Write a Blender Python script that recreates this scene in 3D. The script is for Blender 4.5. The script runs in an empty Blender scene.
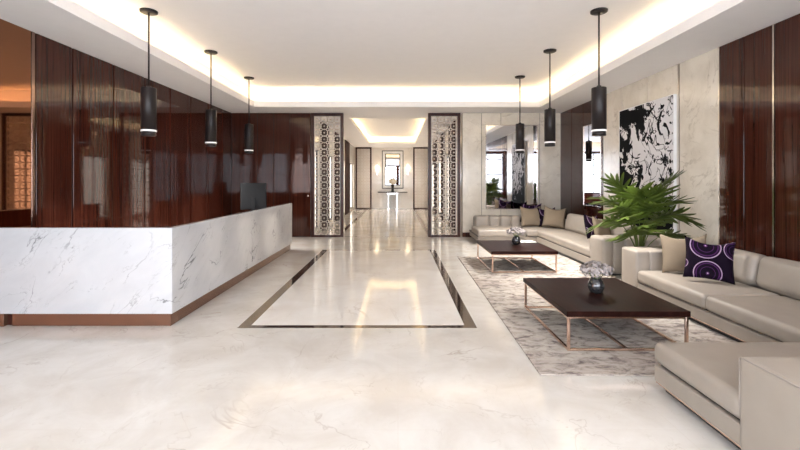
import bpy, bmesh, math, random
from mathutils import Vector, Matrix, Euler
random.seed(7)
S = bpy.context.scene
C = S.collection
PI = math.pi

# ------------------------------------------------------------------ materials
def new_mat(name):
    m = bpy.data.materials.new(name); m.use_nodes = True
    nt = m.node_tree
    b = next(n for n in nt.nodes if n.type == 'BSDF_PRINCIPLED')
    return m, nt, b

def L(nt, a, b): nt.links.new(a, b)

def node(nt, typ, **kw):
    n = nt.nodes.new(typ)
    for k, v in kw.items():
        if hasattr(n, k): setattr(n, k, v)
        else: n.inputs[k].default_value = v
    return n

def ramp(nt, stops, interp='LINEAR'):
    r = nt.nodes.new('ShaderNodeValToRGB')
    r.color_ramp.interpolation = interp
    el = r.color_ramp.elements
    while len(el) < len(stops): el.new(0.5)
    for e, (p, c) in zip(el, stops):
        e.position = p
        e.color = (*c, 1) if len(c) == 3 else c
    return r

def plain(name, col, rough=0.5, metal=0.0, coat=0.0, spec=0.5, bump=0.0, bscale=300, var=0.04):
    m, nt, b = new_mat(name)
    b.inputs['Roughness'].default_value = rough
    b.inputs['Metallic'].default_value = metal
    b.inputs['Coat Weight'].default_value = coat
    b.inputs['Coat Roughness'].default_value = 0.03
    b.inputs['Specular IOR Level'].default_value = spec
    tc = node(nt, 'ShaderNodeTexCoord')
    n = node(nt, 'ShaderNodeTexNoise', Scale=6.0, Detail=3.0)
    L(nt, tc.outputs['Object'], n.inputs['Vector'])
    r = ramp(nt, [(0.3, tuple(c*(1-var) for c in col)), (0.7, tuple(min(1, c*(1+var)) for c in col))])
    L(nt, n.outputs['Fac'], r.inputs['Fac']); L(nt, r.outputs['Color'], b.inputs['Base Color'])
    if bump:
        n2 = node(nt, 'ShaderNodeTexNoise', Scale=float(bscale), Detail=2.0)
        L(nt, tc.outputs['Object'], n2.inputs['Vector'])
        bp = node(nt, 'ShaderNodeBump', Strength=bump, Distance=0.002)
        L(nt, n2.outputs['Fac'], bp.inputs['Height']); L(nt, bp.outputs['Normal'], b.inputs['Normal'])
    return m

def emit(name, col, strength):
    m, nt, b = new_mat(name)
    b.inputs['Base Color'].default_value = (*col, 1)
    b.inputs['Emission Color'].default_value = (*col, 1)
    b.inputs['Emission Strength'].default_value = strength
    return m

def wood(name, dark, mid, light, scale=(16, 16, 0.35), rough=0.05, spec=0.5, grain=9.0):
    m, nt, b = new_mat(name)
    b.inputs['Roughness'].default_value = rough
    b.inputs['Specular IOR Level'].default_value = spec
    tc = node(nt, 'ShaderNodeTexCoord')
    mp = node(nt, 'ShaderNodeMapping'); mp.inputs['Scale'].default_value = scale
    L(nt, tc.outputs['Object'], mp.inputs['Vector'])
    n1 = node(nt, 'ShaderNodeTexNoise', Scale=1.0, Detail=6.0, Roughness=0.65, Distortion=0.3)
    L(nt, mp.outputs['Vector'], n1.inputs['Vector'])
    mp2 = node(nt, 'ShaderNodeMapping'); mp2.inputs['Scale'].default_value = tuple(s*grain for s in scale)
    L(nt, tc.outputs['Object'], mp2.inputs['Vector'])
    n2 = node(nt, 'ShaderNodeTexNoise', Scale=1.0, Detail=3.0, Roughness=0.6)
    L(nt, mp2.outputs['Vector'], n2.inputs['Vector'])
    mx = node(nt, 'ShaderNodeMix', data_type='FLOAT'); mx.inputs[0].default_value = 0.35
    L(nt, n1.outputs['Fac'], mx.inputs[2]); L(nt, n2.outputs['Fac'], mx.inputs[3])
    r = ramp(nt, [(0.36, dark), (0.5, mid), (0.66, light)])
    L(nt, mx.outputs[0], r.inputs['Fac']); L(nt, r.outputs['Color'], b.inputs['Base Color'])
    return m

def marble(name, base, cloud, vein, vein_amt=0.6, scale=0.9, rough=0.08, width=0.012, joint=None, joint_col=None, spec=0.5, stretch=(1, 1, 1), diag=False, dist=1.1):
    m, nt, b = new_mat(name)
    b.inputs['Roughness'].default_value = rough
    b.inputs['Specular IOR Level'].default_value = spec
    tc = node(nt, 'ShaderNodeTexCoord')
    mp = node(nt, 'ShaderNodeMapping'); mp.inputs['Scale'].default_value = stretch
    if diag:   # veins climbing from lower left to upper right on either face of a counter
        sp = node(nt, 'ShaderNodeSeparateXYZ'); L(nt, tc.outputs['Object'], sp.inputs[0])
        def mth(op, p, q):
            n_ = node(nt, 'ShaderNodeMath', operation=op)
            for i_, v_ in enumerate((p, q)):
                if isinstance(v_, (int, float)): n_.inputs[i_].default_value = v_
                else: L(nt, v_, n_.inputs[i_])
            return n_.outputs[0]
        sxy = mth('ADD', sp.outputs['X'], sp.outputs['Y'])
        cb = node(nt, 'ShaderNodeCombineXYZ')
        L(nt, mth('MULTIPLY', mth('ADD', sxy, sp.outputs['Z']), 0.36), cb.inputs[0]); L(nt, mth('MULTIPLY', mth('SUBTRACT', sp.outputs['Z'], mth('MULTIPLY', sxy, 0.8)), 0.95), cb.inputs[1])
        L(nt, cb.outputs[0], mp.inputs['Vector'])
    else:
        L(nt, tc.outputs['Object'], mp.inputs['Vector'])
    V = mp.outputs['Vector']
    nc = node(nt, 'ShaderNodeTexNoise', Scale=scale*1.6, Detail=7.0, Roughness=0.6, Distortion=0.5)
    L(nt, V, nc.inputs['Vector'])
    rc = ramp(nt, [(0.35, cloud), (0.62, base)])
    L(nt, nc.outputs['Fac'], rc.inputs['Fac'])
    cur = rc.outputs['Color']
    for k, (sc, wd, am) in enumerate(((scale, width, vein_amt), (scale*2.7, width*0.8, vein_amt*0.55))):
        nv = node(nt, 'ShaderNodeTexNoise', Scale=sc, Detail=5.0, Roughness=0.55, Distortion=dist)
        ad = node(nt, 'ShaderNodeVectorMath', operation='ADD'); ad.inputs[1].default_value = (3.7*k+1.3, 7.1*k, 2.9*k)
        L(nt, V, ad.inputs[0]); L(nt, ad.outputs[0], nv.inputs['Vector'])
        s1 = node(nt, 'ShaderNodeMath', operation='SUBTRACT'); s1.inputs[1].default_value = 0.5
        L(nt, nv.outputs['Fac'], s1.inputs[0])
        ab = node(nt, 'ShaderNodeMath', operation='ABSOLUTE'); L(nt, s1.outputs[0], ab.inputs[0])
        rv = ramp(nt, [(0.0, (1, 1, 1)), (wd, (0, 0, 0))])
        L(nt, ab.outputs[0], rv.inputs['Fac'])
        nm = node(nt, 'ShaderNodeTexNoise', Scale=sc*1.3, Detail=2.0)
        L(nt, V, nm.inputs['Vector'])
        rm = ramp(nt, [(0.45, (0, 0, 0)), (0.68, (1, 1, 1))]); L(nt, nm.outputs['Fac'], rm.inputs['Fac'])
        mu = node(nt, 'ShaderNodeMath', operation='MULTIPLY'); L(nt, rv.outputs['Color'], mu.inputs[0]); L(nt, rm.outputs['Color'], mu.inputs[1])
        mu2 = node(nt, 'ShaderNodeMath', operation='MULTIPLY'); L(nt, mu.outputs[0], mu2.inputs[0]); mu2.inputs[1].default_value = am
        mx = node(nt, 'ShaderNodeMix', data_type='RGBA')
        L(nt, mu2.outputs[0], mx.inputs[0]); L(nt, cur, mx.inputs[6]); mx.inputs[7].default_value = (*vein, 1)
        cur = mx.outputs[2]
    if joint:
        br = node(nt, 'ShaderNodeTexBrick', offset=0.0)
        br.inputs['Scale'].default_value = 1.0; br.inputs['Mortar Size'].default_value = 0.0022
        br.inputs['Mortar Smooth'].default_value = 0.0
        br.inputs['Brick Width'].default_value = joint; br.inputs['Row Height'].default_value = joint
        br.inputs['Color1'].default_value = (0, 0, 0, 1); br.inputs['Color2'].default_value = (0, 0, 0, 1); br.inputs['Mortar'].default_value = (1, 1, 1, 1)
        L(nt, tc.outputs['Object'], br.inputs['Vector'])
        mu = node(nt, 'ShaderNodeMath', operation='MULTIPLY'); mu.inputs[1].default_value = 0.35
        L(nt, br.outputs['Color'], mu.inputs[0])
        mx = node(nt, 'ShaderNodeMix', data_type='RGBA')
        L(nt, mu.outputs[0], mx.inputs[0]); L(nt, cur, mx.inputs[6]); mx.inputs[7].default_value = (*joint_col, 1)
        cur = mx.outputs[2]
    L(nt, cur, b.inputs['Base Color'])
    return m

M = {}
M['wood'] = wood('walnut_panel_gloss', (0.022, 0.0055, 0.0034), (0.046, 0.0120, 0.0070), (0.080, 0.025, 0.015), scale=(26, 26, 0.30), grain=4.0, spec=0.36)
M['wood_frame'] = wood('walnut_frame', (0.022, 0.007, 0.005), (0.045, 0.014, 0.010), (0.08, 0.03, 0.02), rough=0.28, spec=0.25)
M['wood_matt'] = wood('walnut_matt', (0.022, 0.007, 0.005), (0.040, 0.013, 0.009), (0.07, 0.026, 0.018), rough=0.6, spec=0.12)
M['table'] = wood('espresso_table', (0.010, 0.0030, 0.0022), (0.017, 0.0052, 0.0038), (0.030, 0.010, 0.0072), scale=(14, 1.2, 14), rough=0.35, spec=0.08)
M['gap'] = plain('dark_gap', (0.012, 0.006, 0.005), 0.6)
M['stone'] = marble('beige_stone', (0.77, 0.705, 0.605), (0.68, 0.61, 0.51), (0.36, 0.29, 0.21), 0.55, 1.6, 0.16, 0.016)
M['hall_stone'] = marble('pale_hall_stone', (0.86, 0.82, 0.765), (0.80, 0.75, 0.69), (0.5, 0.42, 0.34), 0.4, 1.2, 0.12, 0.012)
M['stone_joint'] = plain('stone_joint', (0.20, 0.16, 0.12), 0.6)
M['desk'] = marble('white_marble', (0.575, 0.575, 0.585), (0.515, 0.517, 0.53), (0.085, 0.082, 0.085), 1.0, 1.5, 0.10, 0.0075, diag=True, dist=0.55)
M['floor'] = marble('cream_floor_marble', (0.655, 0.625, 0.58), (0.56, 0.515, 0.46), (0.30, 0.225, 0.165), 0.55, 1.1, 0.11, 0.008, spec=0.42, dist=0.7, joint=0.9, joint_col=(0.55, 0.49, 0.42))
M['inlay'] = marble('inlay_marble', (0.79, 0.76, 0.72), (0.72, 0.675, 0.62), (0.42, 0.33, 0.26), 0.45, 1.0, 0.06, 0.010, spec=0.36, joint=1.3, joint_col=(0.6, 0.54, 0.47))
M['band'] = plain('bronze_band', (0.20, 0.155, 0.125), 0.07, metal=0.85)
M['copper'] = plain('brushed_copper', (0.19, 0.095, 0.06), 0.26, metal=0.55)
M['rose'] = plain('rose_gold', (0.83, 0.60, 0.49), 0.16, metal=1.0)
M['chrome'] = plain('pale_metal', (0.72, 0.64, 0.58), 0.18, metal=1.0)
M['bronze_strip'] = plain('bronze_strip', (0.30, 0.20, 0.16), 0.15, metal=1.0)
M['mirror'] = plain('mirror_glass', (0.66, 0.66, 0.68), 0.005, metal=1.0, var=0.0)
M['bronze_mirror'] = plain('bronze_mirror', (0.32, 0.145, 0.078), 0.03, metal=1.0, var=0.0)
M['ceiling'] = plain('ceiling_paint', (0.90, 0.875, 0.865), 0.75, var=0.01)
M['leather'] = plain('taupe_leather', (0.305, 0.262, 0.220), 0.45, bump=0.12, bscale=220)
M['leather_pipe'] = plain('taupe_piping', (0.30, 0.26, 0.23), 0.5)
M['black'] = plain('matt_black', (0.018, 0.016, 0.016), 0.42)
M['shade'] = plain('charcoal_shade', (0.014, 0.010, 0.010), 0.42, spec=0.35)
M['screen'] = plain('monitor_grey', (0.012, 0.012, 0.0125), 0.6, spec=0.2)
M['lattice'] = plain('cream_lattice', (0.70, 0.62, 0.55), 0.3)
M['ring'] = emit('acrylic_ring', (0.75, 0.72, 0.70), 0.22)
M['led'] = emit('warm_led', (1.0, 0.80, 0.46), 5.6)
M['hall_led'] = emit('hall_led', (1.0, 0.79, 0.42), 5.2)
M['sconce'] = emit('sconce_glow', (1.0, 0.82, 0.55), 2.2)
M['beige_pillow'] = plain('beige_fabric', (0.20, 0.152, 0.103), 0.85, bump=0.3, bscale=500)
M['white'] = plain('white_paper', (0.86, 0.85, 0.83), 0.6)
M['canvas_edge'] = plain('white_canvas_edge', (0.85, 0.84, 0.83), 0.5)
M['leaf'] = None
M['stem'] = plain('green_stem', (0.11, 0.15, 0.04), 0.5)
M['petal'] = plain('blossom_white', (0.36, 0.315, 0.30), 0.6, var=0.12)
M['cream_petal'] = plain('cream_blossom', (0.80, 0.72, 0.58), 0.6, var=0.1)
M['vase'] = plain('smoked_glass_vase', (0.08, 0.08, 0.083), 0.05, metal=0.7)
M['pot'] = plain('planter_grey', (0.20, 0.18, 0.17), 0.5)
M['soil'] = plain('soil', (0.03, 0.02, 0.014), 0.95, bump=1.0, bscale=60)
M['frame_white'] = plain('frame_silver', (0.75, 0.72, 0.68), 0.25, metal=0.6)

def leaf_mat():
    m, nt, b = new_mat('palm_leaf')
    b.inputs['Roughness'].default_value = 0.36
    tc = node(nt, 'ShaderNodeTexCoord')
    n = node(nt, 'ShaderNodeTexNoise', Scale=7.0, Detail=3.0)
    L(nt, tc.outputs['Object'], n.inputs['Vector'])
    r = ramp(nt, [(0.3, (0.042, 0.070, 0.010)), (0.7, (0.125, 0.165, 0.032))])
    L(nt, n.outputs['Fac'], r.inputs['Fac']); L(nt, r.outputs['Color'], b.inputs['Base Color'])
    tr = node(nt, 'ShaderNodeBsdfTranslucent'); tr.inputs['Color'].default_value = (0.11, 0.17, 0.025, 1)
    ms = node(nt, 'ShaderNodeMixShader'); ms.inputs[0].default_value = 0.22
    out = next(x for x in nt.nodes if x.type == 'OUTPUT_MATERIAL')
    L(nt, b.outputs[0], ms.inputs[1]); L(nt, tr.outputs[0], ms.inputs[2]); L(nt, ms.outputs[0], out.inputs['Surface'])
    return m
M['leaf'] = leaf_mat()

def glass_mat():
    m, nt, b = new_mat('window_glass')
    nt.nodes.remove(b)
    out = next(x for x in nt.nodes if x.type == 'OUTPUT_MATERIAL')
    t = node(nt, 'ShaderNodeBsdfTransparent'); g = node(nt, 'ShaderNodeBsdfGlossy'); g.inputs['Roughness'].default_value = 0.01
    ms = node(nt, 'ShaderNodeMixShader'); ms.inputs[0].default_value = 0.06
    L(nt, t.outputs[0], ms.inputs[1]); L(nt, g.outputs[0], ms.inputs[2]); L(nt, ms.outputs[0], out.inputs['Surface'])
    return m
M['glass'] = glass_mat()

def frosted_mat():
    m, nt, b = new_mat('frosted_glass')
    nt.nodes.remove(b)
    out = next(x for x in nt.nodes if x.type == 'OUTPUT_MATERIAL')
    t = node(nt, 'ShaderNodeBsdfTranslucent'); t.inputs['Color'].default_value = (0.58, 0.53, 0.47, 1)
    g = node(nt, 'ShaderNodeBsdfGlossy'); g.inputs['Roughness'].default_value = 0.05
    ms = node(nt, 'ShaderNodeMixShader'); ms.inputs[0].default_value = 0.06
    L(nt, t.outputs[0], ms.inputs[1]); L(nt, g.outputs[0], ms.inputs[2]); L(nt, ms.outputs[0], out.inputs['Surface'])
    return m
M['frosted'] = frosted_mat()

def rug_mat():
    m, nt, b = new_mat('distressed_rug')
    b.inputs['Roughness'].default_value = 0.95
    b.inputs['Specular IOR Level'].default_value = 0.1
    tc = node(nt, 'ShaderNodeTexCoord')
    mp = node(nt, 'ShaderNodeMapping'); mp.inputs['Scale'].default_value = (1.0, 1.7, 1)
    L(nt, tc.outputs['Object'], mp.inputs['Vector'])
    n1 = node(nt, 'ShaderNodeTexNoise', Scale=6.0, Detail=9.0, Roughness=0.72, Distortion=0.6)
    L(nt, mp.outputs['Vector'], n1.inputs['Vector'])
    r1 = ramp(nt, [(0.36, (0.16, 0.13, 0.125)), (0.42, (0.25, 0.215, 0.195)), (0.48, (0.41, 0.365, 0.32)), (0.57, (0.52, 0.47, 0.415))])
    L(nt, n1.outputs['Fac'], r1.inputs['Fac'])
    n2 = node(nt, 'ShaderNodeTexNoise', Scale=0.8, Detail=3.0)
    L(nt, mp.outputs['Vector'], n2.inputs['Vector'])
    r2 = ramp(nt, [(0.40, (1.0, 1.0, 1.0)), (0.62, (0.86, 0.83, 0.84))])
    L(nt, n2.outputs['Fac'], r2.inputs['Fac'])
    mx = node(nt, 'ShaderNodeMix', data_type='RGBA', blend_type='MULTIPLY'); mx.inputs[0].default_value = 1.0
    L(nt, r1.outputs['Color'], mx.inputs[6]); L(nt, r2.outputs['Color'], mx.inputs[7])
    L(nt, mx.outputs[2], b.inputs['Base Color'])
    n3 = node(nt, 'ShaderNodeTexNoise', Scale=160.0, Detail=2.0)
    L(nt, tc.outputs['Object'], n3.inputs['Vector'])
    bp = node(nt, 'ShaderNodeBump', Strength=0.5, Distance=0.004)
    L(nt, n3.outputs['Fac'], bp.inputs['Height']); L(nt, bp.outputs['Normal'], b.inputs['Normal'])
    return m
M['rug'] = rug_mat()

def art_mat():
    m, nt, b = new_mat('ink_splatter')
    b.inputs['Roughness'].default_value = 0.7
    b.inputs['Specular IOR Level'].default_value = 0.08
    tc = node(nt, 'ShaderNodeTexCoord')
    sep = node(nt, 'ShaderNodeSeparateXYZ'); L(nt, tc.outputs['Generated'], sep.inputs[0])
    def noise(sc, det, dist, off):
        ad = node(nt, 'ShaderNodeVectorMath', operation='ADD'); ad.inputs[1].default_value = off
        L(nt, tc.outputs['Object'], ad.inputs[0])
        n = node(nt, 'ShaderNodeTexNoise', Scale=sc, Detail=det, Distortion=dist, Roughness=0.6)
        L(nt, ad.outputs[0], n.inputs['Vector']); return n.outputs['Fac']
    def math_(op, a, c):
        x = node(nt, 'ShaderNodeMath', operation=op)
        for i, v in enumerate((a, c)):
            if isinstance(v, (int, float)): x.inputs[i].default_value = v
            else: L(nt, v, x.inputs[i])
        return x.outputs[0]
    # big blots, denser to the far (left in view) side and the bottom
    y, z = sep.outputs['Y'], sep.outputs['Z']
    bias = math_('ADD', math_('MULTIPLY', math_('SUBTRACT', y, 0.5), 0.20), math_('MULTIPLY', math_('MAXIMUM', math_('SUBTRACT', 0.32, z), 0.0), 0.45))
    blot = math_('GREATER_THAN', math_('ADD', noise(2.3, 5, 1.2, (0, 1.2, 0.4)), bias), 0.535)
    blot2 = math_('GREATER_THAN', noise(2.8, 3, 1.3, (3, 6.2, 2.4)), 0.60)
    th1 = math_('LESS_THAN', math_('ABSOLUTE', math_('SUBTRACT', noise(1.5, 2, 1.6, (5, 2, 1)), 0.5), 0), 0.013)
    th2 = math_('LESS_THAN', math_('ABSOLUTE', math_('SUBTRACT', noise(1.3, 3, 2.0, (2, 8, 3)), 0.47), 0), 0.010)
    k = math_('MAXIMUM', math_('MAXIMUM', blot, th1), math_('MAXIMUM', th2, blot2))
    mx = node(nt, 'ShaderNodeMix', data_type='RGBA'); L(nt, k, mx.inputs[0])
    mx.inputs[6].default_value = (0.78, 0.76, 0.77, 1); mx.inputs[7].default_value = (0.008, 0.008, 0.009, 1)
    L(nt, mx.outputs[2], b.inputs['Base Color'])
    return m
M['art'] = art_mat()

def purple_mat():
    m, nt, b = new_mat('purple_swirl_fabric')
    b.inputs['Roughness'].default_value = 0.8
    b.inputs['Specular IOR Level'].default_value = 0.1
    tc = node(nt, 'ShaderNodeTexCoord')
    cur = None
    base = (0.006, 0.002, 0.008)
    centres = [(-0.02, -0.18), (-0.05, 0.15), (0.24, 0.13), (-0.28, -0.08)]
    radii = [0.155, 0.17, 0.12, 0.07]
    col = None
    prev = None
    for (cx, cz), R in zip(centres, radii):
        mp = node(nt, 'ShaderNodeMapping'); mp.inputs['Location'].default_value = (-cx, 0, -cz)
        L(nt, tc.outputs['Object'], mp.inputs['Vector'])
        sc = node(nt, 'ShaderNodeVectorMath', operation='MULTIPLY'); sc.inputs[1].default_value = (1/R, 0, 1/R)
        L(nt, mp.outputs['Vector'], sc.inputs[0])
        ln = node(nt, 'ShaderNodeVectorMath', operation='LENGTH'); L(nt, sc.outputs[0], ln.inputs[0])
        P = (0.055, 0.014, 0.072); W = (0.36, 0.26, 0.36); K = base
        r = ramp(nt, [(0.0, W), (0.05, P), (0.12, K), (0.46, P), (0.50, K), (0.70, P), (0.77, K), (0.83, P), (0.87, W), (0.93, K)], 'CONSTANT')
        L(nt, ln.outputs[1 if len(ln.outputs) > 1 else 0], r.inputs['Fac'])
        lt = node(nt, 'ShaderNodeMath', operation='LESS_THAN'); lt.inputs[1].default_value = 0.97
        L(nt, ln.outputs[1 if len(ln.outputs) > 1 else 0], lt.inputs[0])
        mx = node(nt, 'ShaderNodeMix', data_type='RGBA')
        L(nt, lt.outputs[0], mx.inputs[0])
        if prev is None: mx.inputs[6].default_value = (*base, 1)
        else: L(nt, prev, mx.inputs[6])
        L(nt, r.outputs['Color'], mx.inputs[7])
        prev = mx.outputs[2]
    L(nt, prev, b.inputs['Base Color'])
    return m
M['purple'] = purple_mat()

# ------------------------------------------------------------------ mesh helpers
def obj(name, bm, m, parent=None, loc=None, rot=None, smooth=False):
    me = bpy.data.meshes.new(name)
    bmesh.ops.recalc_face_normals(bm, faces=bm.faces[:])
    if smooth:
        for f in bm.faces: f.smooth = True
    bm.to_mesh(me); bm.free()
    me.materials.append(M[m] if isinstance(m, str) else m)
    o = bpy.data.objects.new(name, me); C.objects.link(o)
    if loc: o.location = loc
    if rot: o.rotation_euler = rot
    if parent is not None: o.parent = parent
    return o

def tag(o, label=None, cat=None, group=None, kind=None):
    if label: o['label'] = label
    if cat: o['category'] = cat
    if group: o['group'] = group
    if kind: o['kind'] = kind
    return o

def thing(name, label, cat, loc=(0, 0, 0), rz=0, group=None):
    o = bpy.data.objects.new(name, None); C.objects.link(o)
    o.empty_display_size = 0.1
    o.location = loc; o.rotation_euler = (0, 0, rz)
    return tag(o, label, cat, group)

def dup(root, loc, rz=0, label=None, group=None):
    r = root.copy(); C.objects.link(r); r.location = loc; r.rotation_euler = (0, 0, rz)
    if label: r['label'] = label
    if group: r['group'] = group
    for ch in list(root.children):
        c = ch.copy(); C.objects.link(c); c.parent = r
        for g in ch.children:
            d = g.copy(); C.objects.link(d); d.parent = c
    return r

def box(bm, x0, x1, y0, y1, z0, z1, bev=0.0, seg=2):
    t = bmesh.new()
    vs = [t.verts.new((x, y, z)) for x in (x0, x1) for y in (y0, y1) for z in (z0, z1)]
    for q in ((0, 1, 3, 2), (4, 6, 7, 5), (0, 4, 5, 1), (2, 3, 7, 6), (0, 2, 6, 4), (1, 5, 7, 3)):
        t.faces.new([vs[i] for i in q])
    if bev:
        bmesh.ops.bevel(t, geom=t.edges[:], offset=bev, segments=seg, affect='EDGES', profile=0.5)
    merge(bm, t)
    return bm

def merge(bm, t, mat=None):
    if mat is not None: bmesh.ops.transform(t, matrix=mat, verts=t.verts)
    vm = {}
    for v in t.verts: vm[v] = bm.verts.new(v.co)
    for f in t.faces:
        nf = bm.faces.new([vm[v] for v in f.verts]); nf.smooth = f.smooth
    t.free()

def bx(*a, **k):
    return box(bmesh.new(), *a, **k)

def rbox(bm, x0, x1, y0, y1, z0, z1, r=0.05, bulge=(0, 0, 0.0), m=6, mat=None):
    """soft rounded block; bulge = outward swelling of the faces along x, y, z"""
    lo = (x0, y0, z0); hi = (x1, y1, z1)
    h = [(b-a)/2 for a, b in zip(lo, hi)]; c = [(a+b)/2 for a, b in zip(lo, hi)]
    r = min(r, min(h)*0.98)
    ed = (0.0, 0.27, 0.52, 0.77, 1.0)
    P = []
    for a in range(3):
        i = h[a]-r
        inner = [-i+2*i*k/m for k in range(m+1)]
        P.append([-i-r*e for e in reversed(ed[1:])] + inner + [i+r*e for e in ed[1:]])
    N = [len(p)-1 for p in P]
    t = bmesh.new(); cache = {}
    def V(i, j, k):
        key = (i, j, k)
        if key in cache: return cache[key]
        p = [P[0][i], P[1][j], P[2][k]]
        q = [max(-(h[a]-r), min(h[a]-r, p[a])) for a in range(3)]
        d = Vector([p[a]-q[a] for a in range(3)])
        if d.length > 1e-9: d = d.normalized()*r
        u = [p[a]/h[a] for a in range(3)]
        res = [q[a]+d[a] for a in range(3)]
        for a in range(3):
            if bulge[a]:
                o1, o2 = [b for b in range(3) if b != a]
                res[a] += bulge[a]*u[a]*(1-u[o1]**2)*(1-u[o2]**2)
        cache[key] = t.verts.new([res[a]+c[a] for a in range(3)])
        return cache[key]
    for a in range(3):
        o1, o2 = [b for b in range(3) if b != a]
        for side in (0, N[a]):
            for i in range(N[o1]):
                for j in range(N[o2]):
                    ids = []
                    for di, dj in ((0, 0), (1, 0), (1, 1), (0, 1)):
                        k = [0, 0, 0]; k[a] = side; k[o1] = i+di; k[o2] = j+dj
                        ids.append(V(*k))
                    f = t.faces.new(ids); f.smooth = True
    merge(bm, t, mat)
    return bm

def tube(bm, pts, rad, seg=8, cap=True):
    pts = [Vector(p) for p in pts]
    if not isinstance(rad, (list, tuple)): rad = [rad]*len(pts)
    rings = []
    for i, p in enumerate(pts):
        d = (pts[min(i+1, len(pts)-1)]-pts[max(i-1, 0)]).normalized()
        up = Vector((0, 0, 1)) if abs(d.z) < 0.95 else Vector((1, 0, 0))
        a = d.cross(up).normalized(); b = a.cross(d).normalized()
        rings.append([bm.verts.new(p+(a*math.cos(2*PI*k/seg)+b*math.sin(2*PI*k/seg))*rad[i]) for k in range(seg)])
    for r0, r1 in zip(rings, rings[1:]):
        for k in range(seg):
            f = bm.faces.new((r0[k], r0[(k+1) % seg], r1[(k+1) % seg], r1[k])); f.smooth = True
    if cap:
        bm.faces.new(rings[0]); bm.faces.new(list(reversed(rings[-1])))
    return bm

def lathe(bm, prof, seg=32, c=(0, 0, 0), smooth=True):
    rings = []
    for r, z in prof:
        if r < 1e-6: rings.append([bm.verts.new((c[0], c[1], c[2]+z))])
        else: rings.append([bm.verts.new((c[0]+r*math.cos(2*PI*k/seg), c[1]+r*math.sin(2*PI*k/seg), c[2]+z)) for k in range(seg)])
    for a, b in zip(rings, rings[1:]):
        for k in range(seg):
            k2 = (k+1) % seg
            if len(a) == 1 and len(b) == 1: continue
            if len(a) == 1: f = bm.faces.new((a[0], b[k2], b[k]))
            elif len(b) == 1: f = bm.faces.new((a[k], a[k2], b[0]))
            else: f = bm.faces.new((a[k], a[k2], b[k2], b[k]))
            f.smooth = smooth
    return bm

def struct(name, bm, m, parent=None):
    o = obj(name, bm, m, parent)
    if parent is None: o['kind'] = 'structure'
    return o

# ------------------------------------------------------------------ dimensions (metres; the lens stands at x=0, y=0, z=1.6)
XL, XR, YB, YR = -4.75, 4.65, 12.0, -3.5
ZS, ZC = 3.543, 4.05               # soffit, tray ceiling
HL, HR, HE = -2.50, 1.84, 24.5     # hall walls, end

# ------------------------------------------------------------------ floor
fl = struct('floor', bx(XL-0.2, XR+0.2, YR-0.2, HE+0.2, -0.1, 0.0), 'floor')
IX0, IX1, IY0, IY1 = -1.75, 0.86, 4.57, 9.76
b = bmesh.new(); sw, fw = 0.125, 0.085
box(b, IX0, IX0+sw, IY0, IY1, -0.01, 0.0015); box(b, IX1-sw, IX1, IY0, IY1, -0.01, 0.0015)
box(b, IX0+sw, IX1-sw, IY0, IY0+fw, -0.01, 0.0015); box(b, IX0+sw, IX1-sw, IY1-fw, IY1, -0.01, 0.0015)
struct('inlay_border', b, 'band', fl)
struct('inlay_panel', bx(IX0+sw, IX1-sw, IY0+fw, IY1-fw, -0.01, 0.002), 'inlay', fl)
b = bmesh.new()
box(b, -1.80, -1.69, 12.35, 23.6, -0.01, 0.0015); box(b, 0.87, 0.98, 12.35, 23.6, -0.01, 0.0015)
box(b, -1.55, 0.83, 12.06, 12.12, -0.01, 0.0015)
struct('hall_border', b, 'band', fl)

# ------------------------------------------------------------------ ceiling with lit cove
TX0, TX1, TY0, TY1 = -3.78, 3.73, -2.4, 11.02
b = bmesh.new(); RC = 0.30; zt = ZS+0.04; LT = 0.035; ZL = ZS+0.15
box(b, XL-0.2, TX0, YR-0.2, YB, ZS, zt); box(b, TX1, XR+0.2, YR-0.2, YB, ZS, zt)
box(b, XL-0.2, XR+0.2, YB, YB+0.2, ZS, zt); box(b, TX0, TX1, TY1, YB, ZS, zt); box(b, TX0, TX1, YR-0.2, TY0, ZS, zt)
struct_c = b
box(b, TX0-LT, TX0, TY0, TY1, zt, ZL); box(b, TX1, TX1+LT, TY0, TY1, zt, ZL)
box(b, TX0-LT, TX1+LT, TY1, TY1+LT, zt, ZL); box(b, TX0-LT, TX1+LT, TY0-LT, TY0, zt, ZL)
A0, A1, B0, B1 = TX0-RC, TX1+RC, TY0-RC, TY1+RC
box(b, A0-0.05, A0, B0, B1, zt, ZC); box(b, A1, A1+0.05, B0, B1, zt, ZC)
box(b, A0-0.05, A1+0.05, B1, B1+0.05, zt, ZC); box(b, A0-0.05, A1+0.05, B0-0.05, B0, zt, ZC)
box(b, A0-0.05, A1+0.05, B0-0.05, B1+0.05, ZC, ZC+0.06)
ce = struct('ceiling', b, 'ceiling')
b = bmesh.new()
box(b, TX0-0.12, TX0-0.07, TY0, TY1, zt, zt+0.02); box(b, TX1+0.07, TX1+0.12, TY0, TY1, zt, zt+0.02)
box(b, TX0-0.07, TX1+0.07, TY1+0.07, TY1+0.12, zt, zt+0.02); box(b, TX0-0.07, TX1+0.07, TY0-0.12, TY0-0.07, zt, zt+0.02)
struct('cove_light_strip', b, 'led', ce)
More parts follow.
